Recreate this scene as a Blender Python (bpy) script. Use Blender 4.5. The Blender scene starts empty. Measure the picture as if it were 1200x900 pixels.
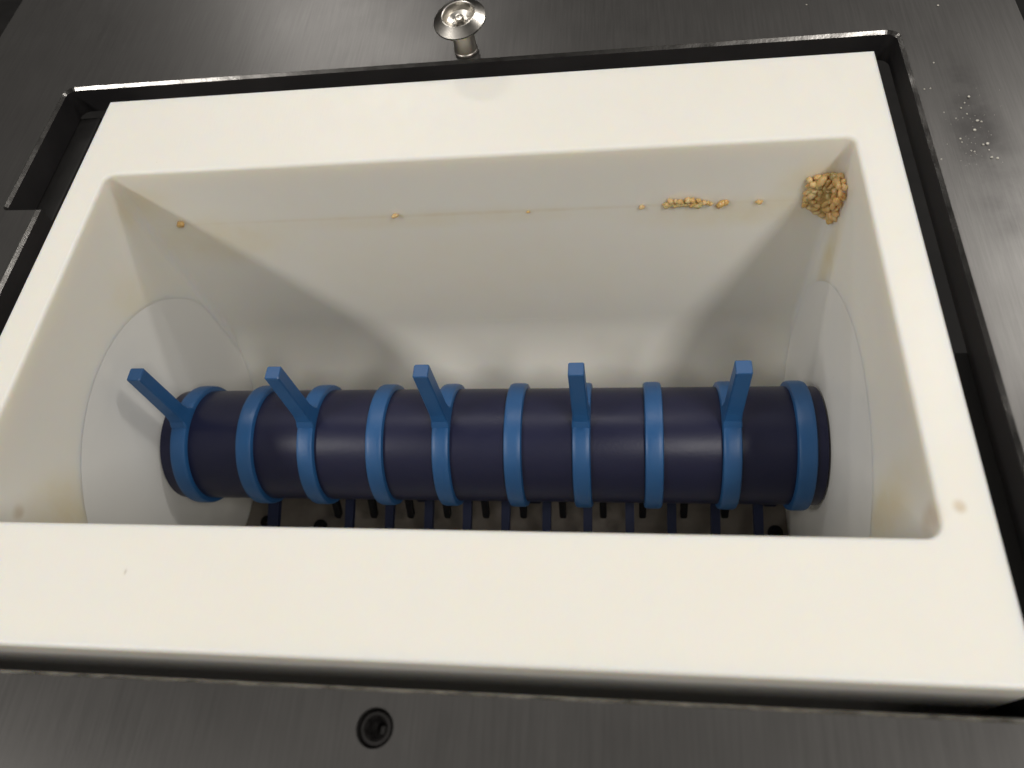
import bpy, bmesh, math, random
from mathutils import Vector, Matrix, Euler, noise

# ------------------------------------------------------------------ camera, world, light, exposure
S = 0.5                                   # the hopper is 0.5 m wide; lengths below are in hopper widths
scene = bpy.context.scene
coll = scene.collection
CAM = Vector((0.69770, -0.10900, 0.64225))
ROT = Euler((0.528326, 0.128278, 0.063955), 'XYZ')
FPX = 900.52
cd = bpy.data.cameras.new('camera'); cam = bpy.data.objects.new('camera', cd); coll.objects.link(cam)
cam.location = CAM * S; cam.rotation_euler = ROT
cd.sensor_width = 36; cd.lens = FPX / 1200 * 36; cd.clip_start = 0.01; cd.clip_end = 50
cd.dof.use_dof = True; cd.dof.focus_distance = 0.47; cd.dof.aperture_fstop = 7.0
scene.camera = cam

world = bpy.data.worlds.new('World'); scene.world = world; world.use_nodes = True
bg = world.node_tree.nodes['Background']
bg.inputs[0].default_value = (1.0, 0.93, 0.84, 1); bg.inputs[1].default_value = 0.02

H = 1.40                                  # rows of ceiling tubes above the machine
def ceiling_light(name, x0, x1, y, power, width=0.10, col=(1.0, 0.965, 0.925)):
    ld = bpy.data.lights.new(name, 'AREA'); ld.shape = 'RECTANGLE'
    ld.size = x1 - x0; ld.size_y = width; ld.energy = power; ld.color = col
    o = bpy.data.objects.new(name, ld); coll.objects.link(o)
    o.location = ((x0 + x1) / 2, y, H)
    return o
ceiling_light('ceiling_tube_behind', 0.25 - 0.75 * H, 0.25 + 0.42 * H, 0.17 + 0.53 * H, 10.5)
ceiling_light('ceiling_panel_side', 0.52 + 0.50 * H, 0.52 + 0.85 * H, 0.17 + 0.72 * H, 12, 0.14)
ceiling_light('ceiling_panel_front', -0.02 - 0.79 * H, -0.02 - 0.62 * H, 0.17 - 0.62 * H, 25, 0.80)
ceiling_light('ceiling_panel_front', 0.48 + 0.36 * H, 0.48 + 0.52 * H, 0.17 - 0.62 * H, 21, 0.80)
ceiling_light('ceiling_tube_far', 0.25 - 0.78 * H, 0.25 - 0.42 * H, 0.17 + 1.55 * H, 12, 0.16)

scene.cycles.max_bounces = 16; scene.cycles.diffuse_bounces = 12
vs = scene.view_settings
vs.view_transform = 'Standard'; vs.look = 'None'; vs.exposure = -0.20; vs.gamma = 1.0; vs.use_curve_mapping = False

# ------------------------------------------------------------------ helpers
rng = random.Random(7)
CR = ROT.to_matrix()
def ray(u, v):
    return CR @ Vector(((u - 600) / FPX, -(v - 450) / FPX, -1.0))
def onplane(u, v, ax, val):               # pixel of the photograph -> point on a wall or the deck
    d = ray(u, v); t = (val - CAM[ax]) / d[ax]
    return CAM + d * t

def link(name, bm, mat, parent=None, smooth=False, normals=True):
    if normals: bmesh.ops.recalc_face_normals(bm, faces=bm.faces)
    me = bpy.data.meshes.new(name); bm.to_mesh(me); bm.free()
    me.transform(Matrix.Scale(S, 4))
    if smooth is True: me.polygons.foreach_set('use_smooth', [True] * len(me.polygons))
    elif smooth:
        me.polygons.foreach_set('use_smooth', [True] * len(me.polygons)); me.set_sharp_from_angle(angle=smooth)
    if mat: me.materials.append(mat)
    o = bpy.data.objects.new(name, me); coll.objects.link(o)
    if parent: put(o, parent)
    return o
def put(o, parent):
    o.parent = parent
    o.matrix_parent_inverse = Matrix.Translation(parent.location).inverted()
def tag(o, label, cat, group=None, kind=None):
    if label: o['label'] = label
    if cat: o['category'] = cat
    if group: o['group'] = group
    if kind: o['kind'] = kind
    return o
def thing(name, label, cat, loc, group=None):
    o = bpy.data.objects.new(name, None); coll.objects.link(o); o.location = Vector(loc) * S
    o.empty_display_size = 0.02
    return tag(o, label, cat, group)

def area(l): return sum(a[0] * b[1] - b[0] * a[1] for a, b in zip(l, l[1:] + l[:1])) / 2
def round_poly(pts, rad, n=8):            # polygon with per-corner radii, counter-clockwise
    out = []
    for i, p in enumerate(pts):
        r = rad[i] if isinstance(rad, (list, tuple)) else rad
        P = Vector(p); A = Vector(pts[i - 1]); B = Vector(pts[(i + 1) % len(pts)])
        if r <= 0: out.append((P.x, P.y)); continue
        a = (A - P).normalized(); b = (B - P).normalized()
        half = a.angle(b) / 2; t = r / math.tan(half)
        c = P + (a + b).normalized() * (r / math.sin(half))
        s = P + a * t; e = P + b * t
        a0 = math.atan2(s.y - c.y, s.x - c.x); a1 = math.atan2(e.y - c.y, e.x - c.x)
        d = (a1 - a0 + math.pi) % (2 * math.pi) - math.pi
        for k in range(n + 1):
            q = a0 + d * k / n; out.append((c.x + r * math.cos(q), c.y + r * math.sin(q)))
    return out
def inset(l, d):                          # offset towards the material (left of travel)
    out = []; n = len(l)
    for i in range(n):
        p = Vector(l[i]); a = (p - Vector(l[i - 1])).normalized(); b = (Vector(l[(i + 1) % n]) - p).normalized()
        na = Vector((-a.y, a.x)); nb = Vector((-b.y, b.x)); m = (na + nb).normalized()
        out.append(tuple(p + m * (d / max(0.3, m.dot(na)))))
    return out
def slab(loops, z0, z1, bt=0.0, bb=0.0, seg=1):
    """extruded outline with holes; bt / bb = rounding of the top / bottom edges"""
    bm = bmesh.new(); tops = []; bots = []
    for i, l in enumerate(loops):
        l = list(l)
        if (area(l) < 0) == (i == 0): l.reverse()
        rings = []
        if bb:
            for k in range(seg):
                a = math.pi / 2 * k / seg
                rings.append((bb * (1 - math.sin(a)), z0 + bb * (1 - math.cos(a))))
        rings.append((0, z0 + bb)); rings.append((0, z1 - bt))
        if bt:
            for k in range(1, seg + 1):
                a = math.pi / 2 * k / seg
                rings.append((bt * (1 - math.cos(a)), z1 - bt + bt * math.sin(a)))
        vr = [[bm.verts.new((x, y, z)) for x, y in (inset(l, d) if d else l)] for d, z in rings]
        n = len(l)
        for A, B in zip(vr, vr[1:]):
            for k in range(n): bm.faces.new((A[k], A[(k + 1) % n], B[(k + 1) % n], B[k]))
        bots.append(vr[0]); tops.append(vr[-1])
    for grp, up in ((bots, -1), (tops, 1)):
        es = [bm.edges.get((r[k], r[(k + 1) % len(r)])) for r in grp for k in range(len(r))]
        bmesh.ops.triangle_fill(bm, use_beauty=True, use_dissolve=False, edges=es, normal=(0, 0, up))
    return bm
def box(bm, x0, x1, y0, y1, z0, z1, bev=0.0):
    b2 = bmesh.new(); bmesh.ops.create_cube(b2, size=1)
    for v in b2.verts:
        v.co = Vector(((x0 + x1) / 2 + v.co.x * (x1 - x0), (y0 + y1) / 2 + v.co.y * (y1 - y0), (z0 + z1) / 2 + v.co.z * (z1 - z0)))
    if bev: bmesh.ops.bevel(b2, geom=b2.edges[:], offset=bev, segments=2, profile=0.5, affect='EDGES')
    me = bpy.data.meshes.new('t'); b2.to_mesh(me); b2.free(); bm.from_mesh(me); bpy.data.meshes.remove(me)
    return bm
def lathe(prof, org, axis='Z', n=48, close=False):
    """revolve (radius, height) pairs about an axis through org"""
    bm = bmesh.new(); rings = []
    org = Vector(org)
    for r, h in prof:
        if r < 1e-7:
            p = Vector((0, 0, h)) if axis == 'Z' else Vector((h, 0, 0)); rings.append([bm.verts.new(org + p)])
        else:
            ring = []
            for k in range(n):
                a = 2 * math.pi * k / n
                p = Vector((r * math.cos(a), r * math.sin(a), h)) if axis == 'Z' else Vector((h, r * math.cos(a), r * math.sin(a)))
                ring.append(bm.verts.new(org + p))
            rings.append(ring)
    pairs = list(zip(rings, rings[1:])) + ([(rings[-1], rings[0])] if close else [])
    for A, B in pairs:
        for k in range(n):
            k2 = (k + 1) % n
            if len(A) == 1 and len(B) == 1: break
            if len(A) == 1: bm.faces.new((A[0], B[k], B[k2]))
            elif len(B) == 1: bm.faces.new((A[k], A[k2], B[0]))
            else: bm.faces.new((A[k], A[k2], B[k2], B[k]))
    return bm
def bar(bm, pts, w, h, tip=0.0):
    """flat bar of width w (in x) swept along points in a plane x = const, with an optional rounded tip"""
    rings = []
    n = len(pts)
    for i, p in enumerate(pts):
        p = Vector(p)
        d = (Vector(pts[min(i + 1, n - 1)]) - Vector(pts[max(i - 1, 0)])).normalized()
        u = Vector((0, -d.z, d.y)).normalized()
        rings.append([bm.verts.new(p + Vector((sx * w / 2, 0, 0)) + u * (sy * h / 2)) for sx, sy in ((-1, -1), (1, -1), (1, 1), (-1, 1))])
    if tip:
        d = (Vector(pts[-1]) - Vector(pts[-2])).normalized(); u = Vector((0, -d.z, d.y)).normalized()
        for f, s in ((0.55, 0.8), (0.9, 0.42)):
            p = Vector(pts[-1]) + d * tip * f
            rings.append([bm.verts.new(p + Vector((sx * w * s / 2, 0, 0)) + u * (sy * h * s / 2)) for sx, sy in ((-1, -1), (1, -1), (1, 1), (-1, 1))])
    for A, B in zip(rings, rings[1:]):
        for k in range(4): bm.faces.new((A[k], A[(k + 1) % 4], B[(k + 1) % 4], B[k]))
    bm.faces.new(rings[0]); bm.faces.new(rings[-1])
    return bm

# ------------------------------------------------------------------ materials
class NT:
    def __init__(s, name):
        s.m = bpy.data.materials.new(name); s.m.use_nodes = True; s.t = s.m.node_tree
        s.b = s.t.nodes['Principled BSDF']
    def n(s, typ, **kw):
        nd = s.t.nodes.new(typ)
        for k, v in kw.items(): setattr(nd, k, v)
        return nd
    def l(s, a, b): s.t.links.new(a, b)
    def coord(s): return s.n('ShaderNodeTexCoord').outputs['Object']
    def noise(s, vec, scale, detail=4, rough=0.55, stretch=None):
        if stretch:
            mp = s.n('ShaderNodeMapping'); mp.inputs['Scale'].default_value = stretch; s.l(vec, mp.inputs[0]); vec = mp.outputs[0]
        nd = s.n('ShaderNodeTexNoise'); s.l(vec, nd.inputs['Vector'])
        nd.inputs['Scale'].default_value = scale; nd.inputs['Detail'].default_value = detail; nd.inputs['Roughness'].default_value = rough
        return nd.outputs['Fac']
    def rng(s, v, a, b, c, d):
        nd = s.n('ShaderNodeMapRange'); s.l(v, nd.inputs[0])
        for i, x in enumerate((a, b, c, d)): nd.inputs[i + 1].default_value = x
        return nd.outputs[0]
    def math(s, op, a, b):
        nd = s.n('ShaderNodeMath', operation=op)
        for i, x in enumerate((a, b)):
            if isinstance(x, (int, float)): nd.inputs[i].default_value = x
            else: s.l(x, nd.inputs[i])
        return nd.outputs[0]
    def mix(s, fac, a, b):
        nd = s.n('ShaderNodeMix', data_type='RGBA')
        if isinstance(fac, (int, float)): nd.inputs[0].default_value = fac
        else: s.l(fac, nd.inputs[0])
        for i, x in ((6, a), (7, b)):
            if isinstance(x, tuple): nd.inputs[i].default_value = (*x, 1)
            else: s.l(x, nd.inputs[i])
        return nd.outputs[2]
    def bump(s, h, strength, dist=0.001):
        nd = s.n('ShaderNodeBump'); nd.inputs['Strength'].default_value = strength; nd.inputs['Distance'].default_value = dist
        s.l(h, nd.inputs['Height']); s.l(nd.outputs[0], s.b.inputs['Normal'])
    def set(s, **kw):
        for k, v in kw.items():
            i = s.b.inputs[k.replace('_', ' ')]
            if isinstance(v, tuple): i.default_value = (*v, 1) if len(v) == 3 and i.type == 'RGBA' else v
            elif isinstance(v, (int, float)): i.default_value = v
            else: s.l(v, i)
        return s
def spot(nt, co, c, r):                   # soft ellipsoidal patch (a stain) about a point
    mp = nt.n('ShaderNodeMapping')
    mp.inputs['Location'].default_value = tuple(-c[i] / r[i] for i in range(3))
    mp.inputs['Scale'].default_value = tuple(1 / (r[i] * S) for i in range(3))
    nt.l(co, mp.inputs[0])
    ln = nt.n('ShaderNodeVectorMath', operation='LENGTH'); nt.l(mp.outputs[0], ln.inputs[0])
    nd = nt.n('ShaderNodeMapRange', interpolation_type='SMOOTHSTEP'); nt.l(ln.outputs['Value'], nd.inputs[0])
    nd.inputs[1].default_value = 1.0; nd.inputs[2].default_value = 0.15; nd.inputs[3].default_value = 0; nd.inputs[4].default_value = 1
    return nd.outputs[0]

def mat_plastic(name, base, blot, stains=(), rough=0.42, sss=0.75):
    m = NT(name); co = m.coord()
    n1 = m.noise(co, 9, 5, 0.6); n2 = m.noise(co, 60, 4, 0.6)
    col = m.mix(m.rng(n1, 0.42, 0.72, 0, 0.55), base, blot)
    col = m.mix(m.rng(n2, 0.5, 0.8, 0, 0.22), col, blot)
    wob = m.noise(co, 38, 4, 0.6)
    for c, r, k, sc in stains:
        f = m.math('MULTIPLY', spot(m, co, c, r), m.rng(wob, 0.3, 0.65, 0.35 * k, k))
        col = m.mix(f, col, sc)
    # dust specks and tiny nicks
    vo = m.n('ShaderNodeTexVoronoi'); vo.inputs['Scale'].default_value = 90; m.l(co, vo.inputs['Vector'])
    sp = m.rng(vo.outputs['Distance'], 0.0, 0.045, 1, 0)
    pick = m.n('ShaderNodeSeparateColor'); m.l(vo.outputs['Color'], pick.inputs[0])
    sp = m.math('MULTIPLY', sp, m.rng(pick.outputs[0], 0.955, 0.96, 0, 0.6))
    col = m.mix(sp, col, (0.20, 0.16, 0.10))
    m.set(Base_Color=col, Roughness=m.rng(n2, 0.3, 0.7, rough - 0.06, rough + 0.1), IOR=1.5)
    if sss:
        m.set(Subsurface_Weight=sss, Subsurface_Scale=0.010); m.b.inputs['Subsurface Radius'].default_value = (1.0, 0.8, 0.5)
    # cutter marks and fine scratches
    sc1 = m.rng(m.noise(co, 30, 3, 0.6, (1.2, 26, 1.2)), 0.66, 0.72, 0, 1); sc2 = m.rng(m.noise(co, 24, 3, 0.6, (24, 1.6, 4)), 0.68, 0.74, 0, 1)
    scr = m.math('ADD', sc1, sc2)
    h = m.math('ADD', m.math('MULTIPLY', n2, 0.5), m.noise(co, 700, 2, 0.5, (1, 0.12, 1)))
    m.bump(m.math('SUBTRACT', h, m.math('MULTIPLY', scr, 0.5)), 0.12, 0.0006)
    return m.m
STAIN = (0.80, 0.66, 0.34)
WHITE = ((0.90, 0.875, 0.80), (0.89, 0.855, 0.76))
STAINS_AND_BOUNCE = [
    ((0.5, 0.346, -0.22), (0.62, 0.33, 0.23), 0.80, (0.86, 0.76, 0.57)),  # residue film on the walls, tint deepened to imitate warm bounced light
    ((0.5, 0.5775, -0.0978), (0.6, 0.02, 0.005), 0.22, (0.66, 0.52, 0.30)),
    ((0.0454, 0.175, -0.16), (0.03, 0.07, 0.11), 0.55, STAIN),
    ((0.0454, 0.151, -0.075), (0.012, 0.012, 0.012), 0.5, (0.45, 0.28, 0.10)),
    ((0.0454, 0.47, -0.13), (0.03, 0.06, 0.09), 0.28, STAIN),
    ((0.0454, 0.575, -0.055), (0.10, 0.05, 0.05), 0.35, STAIN),
    ((0.14, 0.5775, -0.13), (0.14, 0.03, 0.07), 0.35, STAIN),
    ((0.45, 0.5775, -0.105), (0.30, 0.02, 0.025), 0.22, STAIN),
    ((0.82, 0.5775, -0.115), (0.16, 0.02, 0.04), 0.35, STAIN),
    ((0.93, 0.5775, -0.08), (0.07, 0.03, 0.075), 0.40, STAIN),
    ((0.9554, 0.53, -0.16), (0.03, 0.035, 0.10), 0.65, STAIN),
    ((0.9554, 0.185, -0.12), (0.03, 0.05, 0.13), 0.50, STAIN),
    ((0.9554, 0.138, -0.02), (0.012, 0.018, 0.03), 0.55, (0.47, 0.30, 0.11)),
    ((0.2463, 0.0684, 0.0), (0.0018, 0.0042, 0.01), 0.9, (0.38, 0.32, 0.22)),
    ((0.9725, 0.142, 0.0), (0.008, 0.009, 0.01), 0.55, (0.50, 0.34, 0.12)),
]
white_mat = mat_plastic('white_polyethylene', *WHITE, STAINS_AND_BOUNCE)

disc_mat = mat_plastic('cool_white_acetal', (0.85, 0.842, 0.805), (0.84, 0.83, 0.785), [
    ((0.9554, 0.43, -0.10), (0.03, 0.05, 0.06), 0.15, STAIN)], 0.36, 0.0)

def mat_steel():
    m = NT('brushed_black_steel'); co = m.coord()
    streak = m.noise(co, 22, 5, 0.65, (30, 1.0, 1)); fine = m.noise(co, 60, 3, 0.6, (22, 1.2, 1))
    cloud = m.noise(co, 7, 5, 0.6); blot = m.noise(co, 26, 6, 0.65)
    col = m.mix(m.rng(streak, 0.3, 0.7, 0, 1), (0.116, 0.112, 0.107), (0.150, 0.145, 0.138))
    col = m.mix(m.rng(cloud, 0.35, 0.7, 0, 0.35), col, (0.098, 0.094, 0.089))
    # a smear of dried water beside the opening, duller and darker
    f = m.math('MULTIPLY', spot(m, co, (1.082, 0.57, 0), (0.045, 0.20, 0.1)), m.rng(blot, 0.4, 0.6, 0.25, 0.9))
    col = m.mix(f, col, (0.055, 0.052, 0.050))
    rough = m.math('ADD', m.rng(cloud, 0.3, 0.7, 0.34, 0.39), m.rng(blot, 0.3, 0.7, -0.015, 0.02))
    m.set(Base_Color=col, Metallic=0.75, Roughness=rough, Anisotropic=0.35)
    m.bump(m.math('ADD', m.math('MULTIPLY', fine, 0.55), m.math('MULTIPLY', blot, 0.10)), 0.14, 0.0006)
    return m.m
steel_mat = mat_steel()
def mat_simple(name, base, var, rough, metal=0.0, scale=40, bump=0.08, aniso=0.0, stretch=None, **kw):
    m = NT(name); co = m.coord()
    n = m.noise(co, scale, 5, 0.6, stretch); f = m.noise(co, 420, 3, 0.6)
    m.set(Base_Color=m.mix(m.rng(n, 0.35, 0.7, 0, 1), base, var), Metallic=metal, Roughness=m.rng(n, 0.3, 0.7, rough - 0.05, rough + 0.08), Anisotropic=aniso, **kw)
    m.bump(f, bump, 0.0006)
    return m.m
edge_mat = mat_simple('bare_worn_edge', (0.30, 0.29, 0.275), (0.12, 0.115, 0.108), 0.22, 1.0, 90, 0.10)
lip_mat = mat_simple('black_machined_edge', (0.022, 0.021, 0.022), (0.030, 0.028, 0.029), 0.5, 0.3, 30, 0.06, Specular_IOR_Level=0.25)
floor_shade_mat = mat_simple('painted_floor_shade', (0.17, 0.15, 0.13), (0.115, 0.10, 0.085), 0.45)  # dark tone that puts shade into the colour of the white trough floor
under_mat = mat_simple('dull_black_casting', (0.011, 0.0105, 0.010), (0.018, 0.017, 0.016), 0.6, Specular_IOR_Level=0.2)
navy_mat = mat_simple('navy_acetal', (0.0125, 0.0138, 0.038), (0.015, 0.0162, 0.043), 0.36, 0, 12, 0.12, Specular_IOR_Level=0.26)
comb_mat = mat_simple('deep_navy_plastic', (0.012, 0.018, 0.050), (0.015, 0.021, 0.058), 0.5, Specular_IOR_Level=0.25)
black_mat = mat_simple('black_plastic', (0.004, 0.004, 0.005), (0.007, 0.007, 0.008), 0.55, Specular_IOR_Level=0.15)
blue_mat = mat_simple('blue_nylon', (0.012, 0.077, 0.215), (0.015, 0.087, 0.235), 0.40, 0, 40, 0.14)
chrome_mat = mat_simple('turned_stainless', (0.62, 0.59, 0.54), (0.50, 0.475, 0.43), 0.26, 1.0, 30, 0.03, 0.75)
dull_steel_mat = mat_simple('bead_blasted_stainless', (0.46, 0.43, 0.39), (0.38, 0.355, 0.32), 0.38, 1.0)
bolt_mat = mat_simple('black_oxide', (0.016, 0.015, 0.014), (0.028, 0.026, 0.025), 0.42, 0.6)
def mat_rice():
    m = NT('dried_rice'); co = m.coord()
    oi = m.n('ShaderNodeObjectInfo').outputs['Random']
    n = m.noise(co, 300, 3)
    a = m.mix(oi, (0.74, 0.50, 0.19), (0.84, 0.66, 0.36))
    m.set(Base_Color=m.mix(m.rng(n, 0.35, 0.7, 0, 0.6), a, (0.58, 0.34, 0.10)), Roughness=0.28, Subsurface_Weight=0.6, Subsurface_Scale=0.004)
    m.bump(n, 0.25, 0.0008)
    return m.m
rice_mat = mat_rice()
crumb_mat = mat_simple('pale_crumb', (0.75, 0.72, 0.64), (0.62, 0.58, 0.48), 0.35)

# ------------------------------------------------------------------ setting: the machine bed under everything
bm = bmesh.new(); box(bm, -1.4, 2.4, -1.2, 2.2, -0.80, -0.72)
tag(link('machine_bed', bm, under_mat), None, None, kind='structure')

# ------------------------------------------------------------------ the steel deck plate with its opening
D = 0.7202
plate = thing('deck_plate', 'black brushed steel deck plate with a large rectangular opening round the white hopper', 'plate', (0.5, -0.2, -0.04))
outer = [(-0.241, -0.36), (1.172, -0.36), (1.172, 1.15), (-0.241, 1.15)]
opening = round_poly([(-0.0275, -0.0195), (1.030, -0.0195), (1.030, 0.7512), (-0.0763, 0.7512), (-0.0763, 0.528), (-0.0275, 0.526)],
                     [0.012, 0.012, 0.013, 0.013, 0.004, 0.0], 8)
def circle(cx, cy, r, n=40): return [(cx + r * math.cos(2 * math.pi * k / n), cy + r * math.sin(2 * math.pi * k / n)) for k in range(n)]
bc = onplane(439, 853, 2, 0.0)
CH = 0.0038
sheet = slab([round_poly(outer, 0.02), inset(list(reversed(opening)), CH)[::-1], circle(bc.x, bc.y, 0.0152)], -0.04, 0.0)
link('sheet', sheet, steel_mat, plate)
# broken, bare-metal chamfer round the opening: a run of short pieces so that its width wanders
bm = bmesh.new()
hole = list(reversed(opening))            # clockwise: material on the left
dense = []
for i, p in enumerate(hole):
    q = Vector(hole[(i + 1) % len(hole)]); p = Vector(p); k = max(1, int((q - p).length / 0.006))
    for j in range(k): dense.append(tuple(p.lerp(q, j / k)))
lo = [Vector((x, y, -0.040)) for x, y in dense]
mid, top = [], []
for (x, y), (ix, iy) in zip(dense, inset(dense, CH)):
    w = 0.93 + 0.07 * noise.noise(Vector((x * 40, y * 40, 3)))
    jx, jy = x + (ix - x) * (1 - w) * 0.6, y + (iy - y) * (1 - w) * 0.6
    mid.append(Vector((x, y, -CH * w))); top.append(Vector((ix, iy, -0.0003)))
n = len(dense)
V = [[bm.verts.new(p) for p in L] for L in (lo, mid, top)]
for A, B in ((V[1], V[2]),):
    for k in range(n): bm.faces.new((A[k], A[(k + 1) % n], B[(k + 1) % n], B[k]))
low = [bm.verts.new((ix, iy, -CH * 1.2)) for ix, iy in inset(dense, CH)]
for k in range(n): bm.faces.new((V[1][k], V[1][(k + 1) % n], low[(k + 1) % n], low[k]))
for k in range(n): bm.faces.new((V[2][k], V[2][(k + 1) % n], low[(k + 1) % n], low[k]))
bmesh.ops.delete(bm, geom=[v for v in V[0]], context='VERTS')
link('edge_chamfer', bm, edge_mat, plate)
# lip: the vertical face of the opening, below the chamfer
lipo = inset(hole, CH * 0.999)
bm = slab([lipo[::-1], opening], -0.0398, -0.9 * CH)
link('opening_lip', bm, lip_mat, plate)
for x0, x1, y0, y1, z0, z1 in ((1.012, 1.16, -0.30, 0.318, -0.17, -0.0415), (-0.20, -0.046, 0.30, 0.74, -0.20, -0.0415), (-0.20, -0.02, -0.30, 0.298, -0.17, -0.0415),
                               (0.93, 1.01, -0.30, -0.012, -0.17, -0.045)):
    bm = bmesh.new(); box(bm, x0, x1, y0, y1, z0, z1, 0.002); link('support_block', bm, under_mat, plate)

# ------------------------------------------------------------------ hopper block
XL, XR, YF, YB, ZS = 0.0454, 0.9554, 0.1149, 0.5775, -0.0978
hop = thing('hopper', 'thick walled white plastic hopper block let into the black steel deck', 'hopper', (0.5, D / 2, -0.62))
pocket = round_poly([(XL, YF), (XR, YF), (XR, YB), (XL, YB)], [0.012, 0.014, 0.010, 0.012], 10)
rim = [(0, 0), (1, 0), (1, D), (0, D)]
block = link('block', slab([rim, pocket], -0.62, 0.0, 0.0045, 0, 6), white_mat, hop)
# half-round trough at the bottom of the pocket
yc, zc, rt = (YF + YB) / 2, -0.34, (YB - YF) / 2 - 0.00007
prof = [(yc - rt * math.cos(math.pi * k / 90), zc - rt * math.sin(math.pi * k / 90)) for k in range(91)]
prof = [(YF - 0.02, zc)] + prof + [(YB + 0.02, zc), (YB + 0.02, -0.61), (YF - 0.02, -0.61)]
bm = bmesh.new()
A = [bm.verts.new((XL - 0.02, y, z)) for y, z in prof]; B = [bm.verts.new((XR + 0.02, y, z)) for y, z in prof]
for k in range(len(prof)): bm.faces.new((A[k], A[(k + 1) % len(prof)], B[(k + 1) % len(prof)], B[k]))
bm.faces.new(A); bm.faces.new(B)
cut = link('trough', bm, white_mat)
mod = block.modifiers.new('join', 'BOOLEAN'); mod.operation = 'UNION'; mod.solver = 'EXACT'; mod.object = cut
bpy.context.view_layer.update()
me = bpy.data.meshes.new_from_object(block.evaluated_get(bpy.context.evaluated_depsgraph_get()))
block.modifiers.clear(); block.data = me; me.name = 'block'
bpy.data.objects.remove(cut)
bm = bmesh.new(); up_, dn_ = [], []  # dark strip added over the trough floor to stand in for shade
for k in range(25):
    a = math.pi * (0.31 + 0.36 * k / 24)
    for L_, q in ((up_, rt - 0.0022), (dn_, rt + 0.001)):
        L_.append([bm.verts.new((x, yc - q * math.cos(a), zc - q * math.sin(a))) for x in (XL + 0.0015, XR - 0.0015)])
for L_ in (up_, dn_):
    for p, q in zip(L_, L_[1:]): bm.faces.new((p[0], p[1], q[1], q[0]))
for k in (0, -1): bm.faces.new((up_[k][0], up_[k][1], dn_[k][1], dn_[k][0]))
link('floor_shade_strip', bm, floor_shade_mat, hop)
CY, CZ = 0.3485, -0.3396
for xw, s in ((XL, 1), (XR, -1)):
    bm = lathe([(0, 0.00006 * s), (0.2288, 0.00006 * s), (0.2288, -0.012 * s), (0, -0.012 * s)], (xw, CY, CZ), 'X', 128)
    o = link('end_disc', bm, disc_mat, hop, math.radians(25)); o['label'] = 'cool white round bearing disc let into the end wall'

# ------------------------------------------------------------------ paddle roller
RR = 0.0800
AY, AZ = 0.360, -0.340
rol = thing('paddle_roller', 'dark navy drum with ten blue rings and upright blue pegs, lying across the white hopper', 'roller', (0.5, AY, AZ - RR))
x0, x1 = XL + 0.0024, XR - 0.0024
bm = lathe([(0, x0), (RR - 0.0025, x0), (RR - 0.0007, x0 + 0.0007), (RR, x0 + 0.0025), (RR, x1 - 0.0025), (RR - 0.0007, x1 - 0.0007), (RR - 0.0025, x1), (0, x1)], (0, AY, AZ), 'X', 160)
link('drum', bm, navy_mat, rol, math.radians(35))
ringx = [0.0790, 0.1768, 0.2658, 0.3636, 0.4556, 0.5528, 0.6435, 0.7374, 0.8350, 0.9262]
w, h = 0.0119, 0.0076
prof = [(RR - 0.003, -w), (RR + h * 0.55, -w), (RR + h * 0.84, -w * 0.90), (RR + h * 0.97, -w * 0.68), (RR + h, -w * 0.4), (RR + h, w * 0.4),
        (RR + h * 0.97, w * 0.68), (RR + h * 0.84, w * 0.90), (RR + h * 0.55, w), (RR - 0.003, w)]
for i, x in enumerate(ringx):
    ring = link('ring', lathe(prof, (x, AY, AZ), 'X', 128, True), blue_mat, rol, math.radians(40))
    up = 1 if i % 2 == 0 else -1
    # tapering square peg with a flared root
    bm = bmesh.new(); rs = []
    for r, a, b in ((RR - 0.004, 0.0122, 0.0185), (RR + 0.006, 0.0121, 0.0165), (RR + 0.014, 0.0112, 0.0120), (RR + 0.028, 0.0104, 0.0102), (0.160, 0.0099, 0.0097), (0.2055, 0.0096, 0.0093), (0.2068, 0.0086, 0.0083)):
        ch = 0.0016
        sec = [(-a + ch, -b), (a - ch, -b), (a, -b + ch), (a, b - ch), (a - ch, b), (-a + ch, b), (-a, b - ch), (-a, -b + ch)]
        rs.append([bm.verts.new((x + p, AY + q * up, AZ + r * up)) for p, q in sec])
    for P, Q in zip(rs, rs[1:]):
        for k in range(8): bm.faces.new((P[k], P[(k + 1) % 8], Q[(k + 1) % 8], Q[k]))
    bm.faces.new(rs[0]); bm.faces.new(rs[-1])
    pg = link('peg', bm, blue_mat if up > 0 else comb_mat, None)
    pg.parent = ring; pg.matrix_parent_inverse = ring.matrix_world.inverted()
    pg.matrix_parent_inverse = Matrix.Translation(-(rol.location) + rol.location)

# ------------------------------------------------------------------ combs in the trough under the roller
comb = thing('finger_comb', 'row of navy fingers crossing the trough under the drum', 'comb', (0.5, 0.42, -0.51))
bm = bmesh.new(); box(bm, XL + 0.003, XR - 0.003, 0.412, 0.436, -0.472, -0.448, 0.002); link('rail', bm, comb_mat, comb)
for i, u in enumerate((321, 410, 457, 503, 548, 593, 641, 689, 738, 787, 838, 888)):
    x = onplane(u, 605, 2, -0.5).x
    wd = 0.0185 if i == 0 else 0.0135
    bm = bmesh.new(); bar(bm, [(x, 0.416, -0.459), (x, 0.36, -0.481), (x, 0.31, -0.5), (x, 0.26, -0.519), (x, 0.215, -0.534)], wd, 0.011)
    bmesh.ops.bevel(bm, geom=[e for e in bm.edges if abs((e.verts[0].co - e.verts[1].co).normalized().x) < 0.1 and len(e.link_faces) == 2 and abs((e.verts[0].co - e.verts[1].co).normalized().y) > 0.8], offset=0.002, segments=1, affect='EDGES')
    link('finger', bm, comb_mat, comb)
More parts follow.
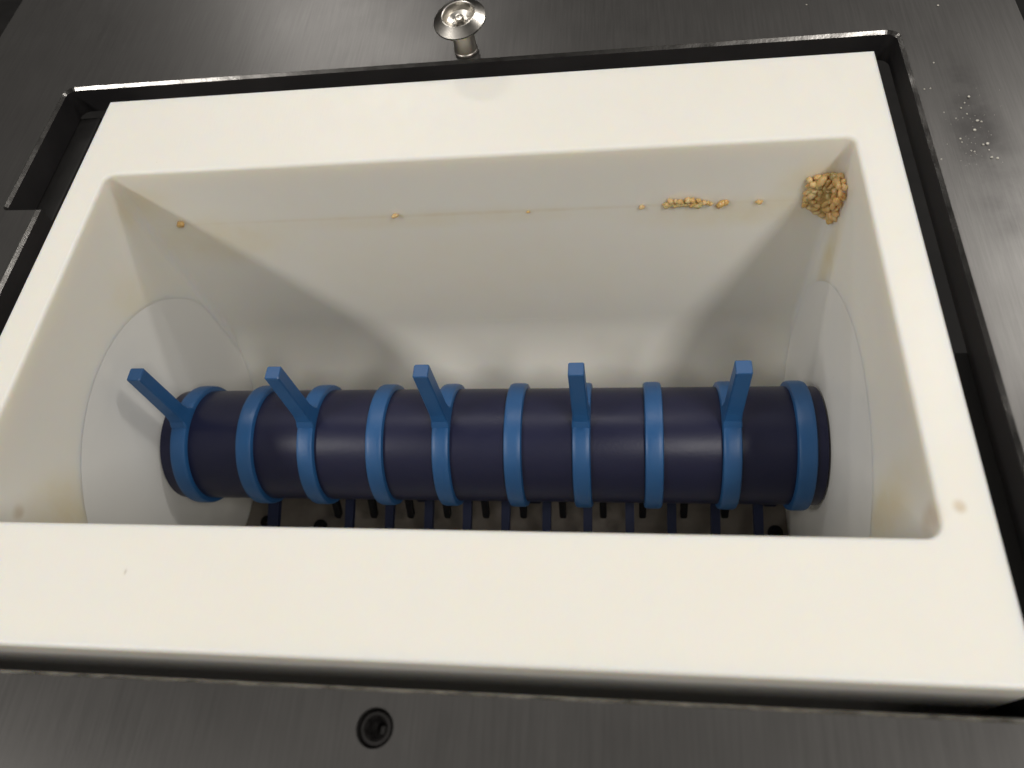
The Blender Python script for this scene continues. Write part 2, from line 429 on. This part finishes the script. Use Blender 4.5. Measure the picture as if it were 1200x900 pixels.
comb2 = thing('short_comb', 'row of short black fingers hanging down behind the navy fingers', 'comb', (0.5, 0.337, -0.53))
bm = bmesh.new(); box(bm, XL + 0.003, XR - 0.003, 0.337, 0.3485, -0.456, -0.444, 0.001); link('rail', bm, black_mat, comb2)
for u in (397, 439, 482, 525, 570, 614, 660, 707, 753, 801, 849):
    q = onplane(u, 603, 2, -0.505); x = q.x
    bm = bmesh.new(); bar(bm, [(x, 0.343, -0.454), (x, (0.343 + q.y) / 2, -0.480), (x, q.y, q.z)], 0.0105, 0.0095, 0.007)
    link('finger', bm, black_mat, comb2)
for u, v, lab in ((308, 607, 'black screw head on the trough floor beside the widest navy finger'), (371, 612, 'black screw head on the trough floor in the wide gap between two navy fingers'),
                  (911, 619, 'black screw head on the trough floor past the last navy finger')):
    p = onplane(u, v, 2, -0.545)
    zf = zc - math.sqrt(rt * rt - (p.y - yc) ** 2)
    o = link('floor_screw', lathe([(0, zf + 0.013), (0.004, zf + 0.013), (0.0048, zf + 0.010), (0.0105, zf + 0.009), (0.0115, zf + 0.006), (0.0115, zf - 0.004), (0, zf - 0.004)], (p.x, p.y, 0), 'Z', 24), black_mat, None, math.radians(40))
    tag(o, lab, 'screw', 'screws in the trough floor')

# ------------------------------------------------------------------ socket bolt in the front of the deck
bolt = thing('socket_bolt', 'black hex socket bolt sunk in a round hole in the deck plate', 'bolt', (bc.x, bc.y, -0.04))
r = 0.0138
def hexring(bm, rad, z, n=48, rot=0.3):
    vs_ = []
    for k in range(n):
        a = 2 * math.pi * k / n; q = (a - rot) % (math.pi / 3) - math.pi / 6
        R_ = rad * math.cos(math.pi / 6) / math.cos(q)
        vs_.append(bm.verts.new((bc.x + R_ * math.cos(a), bc.y + R_ * math.sin(a), z)))
    return vs_
def circring(bm, rad, z, n=48): return [bm.verts.new((bc.x + rad * math.cos(2 * math.pi * k / n), bc.y + rad * math.sin(2 * math.pi * k / n), z)) for k in range(n)]
bm = bmesh.new()
rings = [circring(bm, r, -0.039), circring(bm, r, -0.0055), circring(bm, r - 0.0016, -0.0035), circring(bm, 0.0098, -0.0035), hexring(bm, 0.0085, -0.0065), hexring(bm, 0.0085, -0.020)]
for A, B in zip(rings, rings[1:]):
    for k in range(48): bm.faces.new((A[k], A[(k + 1) % 48], B[(k + 1) % 48], B[k]))
link('head', bm, bolt_mat, bolt, math.radians(30))
bm = bmesh.new(); R1 = hexring(bm, 0.0086, -0.0195); bm.faces.new(R1); link('socket_floor', bm, bolt_mat, bolt)
bm = bmesh.new(); box(bm, bc.x + 0.002, bc.x + 0.0075, bc.y - 0.004, bc.y + 0.003, -0.0194, -0.0095, 0.0015)
link('packed_dirt', bm, under_mat, bolt)

# ------------------------------------------------------------------ stainless locating knob behind the hopper
kx, ky = 0.4975, 0.7715
kc = Vector((kx, ky, 0.044)) * S
TILT = Matrix.Translation(kc) @ Matrix.Rotation(math.radians(9), 4, 'X') @ Matrix.Rotation(math.radians(-3), 4, 'Y') @ Matrix.Translation(-kc)
knob = thing('locating_knob', 'polished stainless mushroom knob with dished head standing on the black deck', 'knob', (kx, ky, 0))
link('stem', lathe([(0, 0.0), (0.0150, 0.0), (0.0158, 0.0012), (0.0158, 0.0035), (0.0148, 0.0045), (0.0138, 0.030), (0.0120, 0.0375), (0, 0.0375)], (kx, ky, 0.0004), 'Z', 64), dull_steel_mat, knob, math.radians(35))
link('head', lathe([(0.010, 0.0365), (0.0125, 0.0372), (0.0325, 0.0450), (0.0340, 0.0462), (0.0342, 0.0475), (0.0335, 0.0485), (0.0220, 0.0560), (0.0212, 0.0562), (0.0204, 0.0556), (0.0196, 0.0530),
                    (0.0165, 0.0465), (0.0110, 0.0425), (0.0070, 0.0415)], (kx, ky, 0), 'Z', 96), chrome_mat, knob, math.radians(14)).data.transform(TILT)
link('centre_stud', lathe([(0.0075, 0.0412), (0.0066, 0.0425), (0.0058, 0.0440), (0.0058, 0.0500), (0.0048, 0.0515), (0.0030, 0.0518), (0.0024, 0.0500), (0, 0.0495)], (kx, ky, 0), 'Z', 32), chrome_mat, knob, math.radians(35)).data.transform(TILT)

# ------------------------------------------------------------------ dried rice
def grain_mesh(seed):
    bm = bmesh.new(); bmesh.ops.create_icosphere(bm, subdivisions=2, radius=1)
    for v in bm.verts:
        c = v.co.copy()
        k = 1 + 0.32 * noise.noise(c * 1.3 + Vector((seed * 7.1, 0, 0))) + 0.22 * noise.noise(c * 3.1 + Vector((0, seed * 3.3, 0)))
        v.co = Vector((c.x * 0.0056, c.y * 0.0043, c.z * 0.0038)) * k
        v.co.z += 0.0010 * (c.x ** 2) * (1 if seed % 2 else -1)
    bmesh.ops.scale(bm, vec=(S, S, S), verts=bm.verts)
    me = bpy.data.meshes.new('grain'); bm.to_mesh(me); bm.free()
    me.polygons.foreach_set('use_smooth', [True] * len(me.polygons)); me.materials.append(rice_mat)
    return me
grains = [grain_mesh(k) for k in range(9)]
def add_grain(p, parent=None, sc=1.0, flat='Y', name='grain', ang=None):
    o = bpy.data.objects.new(name, rng.choice(grains)); coll.objects.link(o)
    a = rng.uniform(0, math.pi) if ang is None else ang
    if flat == 'Y': e = Euler((math.pi / 2 + rng.uniform(-0.4, 0.4), a, rng.uniform(-0.4, 0.4)), 'XYZ')
    else: e = Euler((a, math.pi / 2 + rng.uniform(-0.4, 0.4), rng.uniform(-0.4, 0.4)), 'XYZ')
    if flat == 'Y': e = (Matrix.Rotation(rng.uniform(-0.35, 0.35), 3, 'Z') @ Matrix.Rotation(a, 3, 'Y') @ Matrix.Rotation(math.pi / 2, 3, 'X')).to_euler()
    else: e = (Matrix.Rotation(a, 3, 'X') @ Matrix.Rotation(math.pi / 2, 3, 'Y') @ Matrix.Rotation(rng.uniform(0, 0.4), 3, 'X')).to_euler()
    o.rotation_euler = e; q_ = sc * rng.uniform(0.70, 1.20); o.scale = (q_ * rng.uniform(0.85, 1.35), q_, q_)
    o.location = Vector(p) * S
    if parent: put(o, parent)
    return o
def wall_point(u, v, off):                # nearest of the back wall and the right end wall
    a = onplane(u, v, 1, YB - off); b = onplane(u, v, 0, XR - off)
    return (a, 'Y') if (a - CAM).length < (b - CAM).length else (b, 'X')
def inside(u, v, poly):
    c = False
    for (x1_, y1_), (x2_, y2_) in zip(poly, poly[1:] + poly[:1]):
        if (y1_ > v) != (y2_ > v) and u < (x2_ - x1_) * (v - y1_) / (y2_ - y1_) + x1_: c = not c
    return c
def scatter(poly, gap, tries=4000):
    us = [p[0] for p in poly]; vs_ = [p[1] for p in poly]; got = []
    for _ in range(tries):
        u, v = rng.uniform(min(us), max(us)), rng.uniform(min(vs_), max(vs_))
        if inside(u, v, poly) and all((u - a) ** 2 + (v - b) ** 2 > gap * gap for a, b in got): got.append((u, v))
    return got
c0, _ = wall_point(966, 250, 0.0)
clump = thing('rice_clump', 'fist of dried amber rice grains stuck in the corner of the hopper', 'rice', (c0.x, c0.y, c0.z))
P1 = [(946, 209), (968, 205), (988, 208), (990, 232), (981, 243), (977, 258), (968, 261), (955, 247), (942, 239)]
for u, v in scatter(P1, 5.4):
    p, f = wall_point(u, v, 0.0036); add_grain(p, clump, 1.0, f)
P2 = [(950, 213), (984, 212), (985, 230), (974, 246), (968, 250), (950, 236)]
for u, v in scatter(P2, 6.0):
    p, f = wall_point(u, v, 0.0095); add_grain(p, clump, 1.0, f)
# starchy paste that binds the grains
bm = bmesh.new(); bmesh.ops.create_icosphere(bm, subdivisions=4, radius=1)
cc, _f = wall_point(966, 228, 0.004)
for v in bm.verts:
    c = v.co.copy(); k = 1 + 0.30 * noise.noise(c * 2.2) + 0.14 * noise.noise(c * 6)
    v.co = cc + Vector((c.x * 0.017 - 0.002, c.y * 0.0065, c.z * 0.019)) * k
paste_mat = mat_simple('amber_starch_paste', (0.60, 0.38, 0.13), (0.70, 0.50, 0.22), 0.3, 0, 300, 0.3, Subsurface_Weight=0.4, Subsurface_Scale=0.004)
link('paste', bm, paste_mat, clump, True)
c0, _ = wall_point(815, 238, 0.0)
line = thing('rice_streak', 'thin streak of amber rice grains along the seam of the hopper wall', 'rice', (c0.x, c0.y, c0.z))
for k, u in enumerate([781, 784, 788, 791, 795, 799, 803, 807, 812, 816, 820, 825, 829, 833, 845, 851]):
    v = 239.2 - (u - 815) * 0.030 + rng.uniform(-1.6, 1.6)
    add_grain(onplane(u, v, 1, YB - 0.0028), line, 0.85, 'Y')
for u in (786, 792, 797, 806, 811, 819):
    add_grain(onplane(u, 235.5 - (u - 800) * 0.03 + rng.uniform(-1, 1), 1, YB - 0.004), line, 0.8, 'Y')
for u, v, sc, lab in ((212, 263, 1.05, 'single amber rice grain on the seam at the shadowed end of the back wall'),
                      (463, 253, 0.95, 'lone amber rice grain midway along the seam of the back wall'),
                      (619, 248.5, 0.45, 'tiny dark rice crumb alone on the seam of the back wall'),
                      (752, 243, 0.75, 'small pale rice grain on the seam beside the rice streak'),
                      (890, 237, 0.8, 'small rice grain on the seam between the rice streak and the corner clump')):
    o = add_grain(onplane(u, v, 1, YB - 0.0036 * sc), None, sc, 'Y', 'rice_grain', rng.uniform(-0.4, 0.4))
    tag(o, lab, 'rice')

# ------------------------------------------------------------------ specks on the deck beside the opening
bm = bmesh.new()
pts = [(1135, 114, 1.6), (1130, 121, 1), (1126, 127, 1.1), (1133, 134, 1), (1145, 142, 1.6), (1150, 143, 1.1), (1142, 153, 1.6), (1125, 163, 1.2), (1127, 167, .8), (1138, 177, .9), (1152, 170, 1.3), (1157, 169, 1.7),
       (1142, 178, .8), (1162, 185, 1.5), (1169, 186, 1.4), (1083, 105, 1), (1090, 104, 1), (1103, 187, 1), (1099, 7, 1.4), (1094, 74, 1), (945, 6, 1), (1120, 139, .7), (1106, 132, .7), (1159, 176, .8)]
for _ in range(40):
    pts.append((rng.gauss(1140, 14), rng.gauss(152, 26), rng.uniform(0.2, 0.4)))
for u, v, s in pts:
    p = onplane(u, v, 2, 0.0)
    b2 = bmesh.new(); bmesh.ops.create_icosphere(b2, subdivisions=1, radius=0.00095 * s)
    for q in b2.verts: q.co = Vector((q.co.x * rng.uniform(0.7, 1.3), q.co.y * rng.uniform(0.7, 1.3), q.co.z * 0.6)) + p + Vector((0, 0, 0.0006 * s))
    me = bpy.data.meshes.new('t'); b2.to_mesh(me); b2.free(); bm.from_mesh(me); bpy.data.meshes.remove(me)
tag(link('crumbs', bm, crumb_mat), 'pale crumbs and droplets scattered on the black deck beside the opening', 'crumbs', kind='stuff')
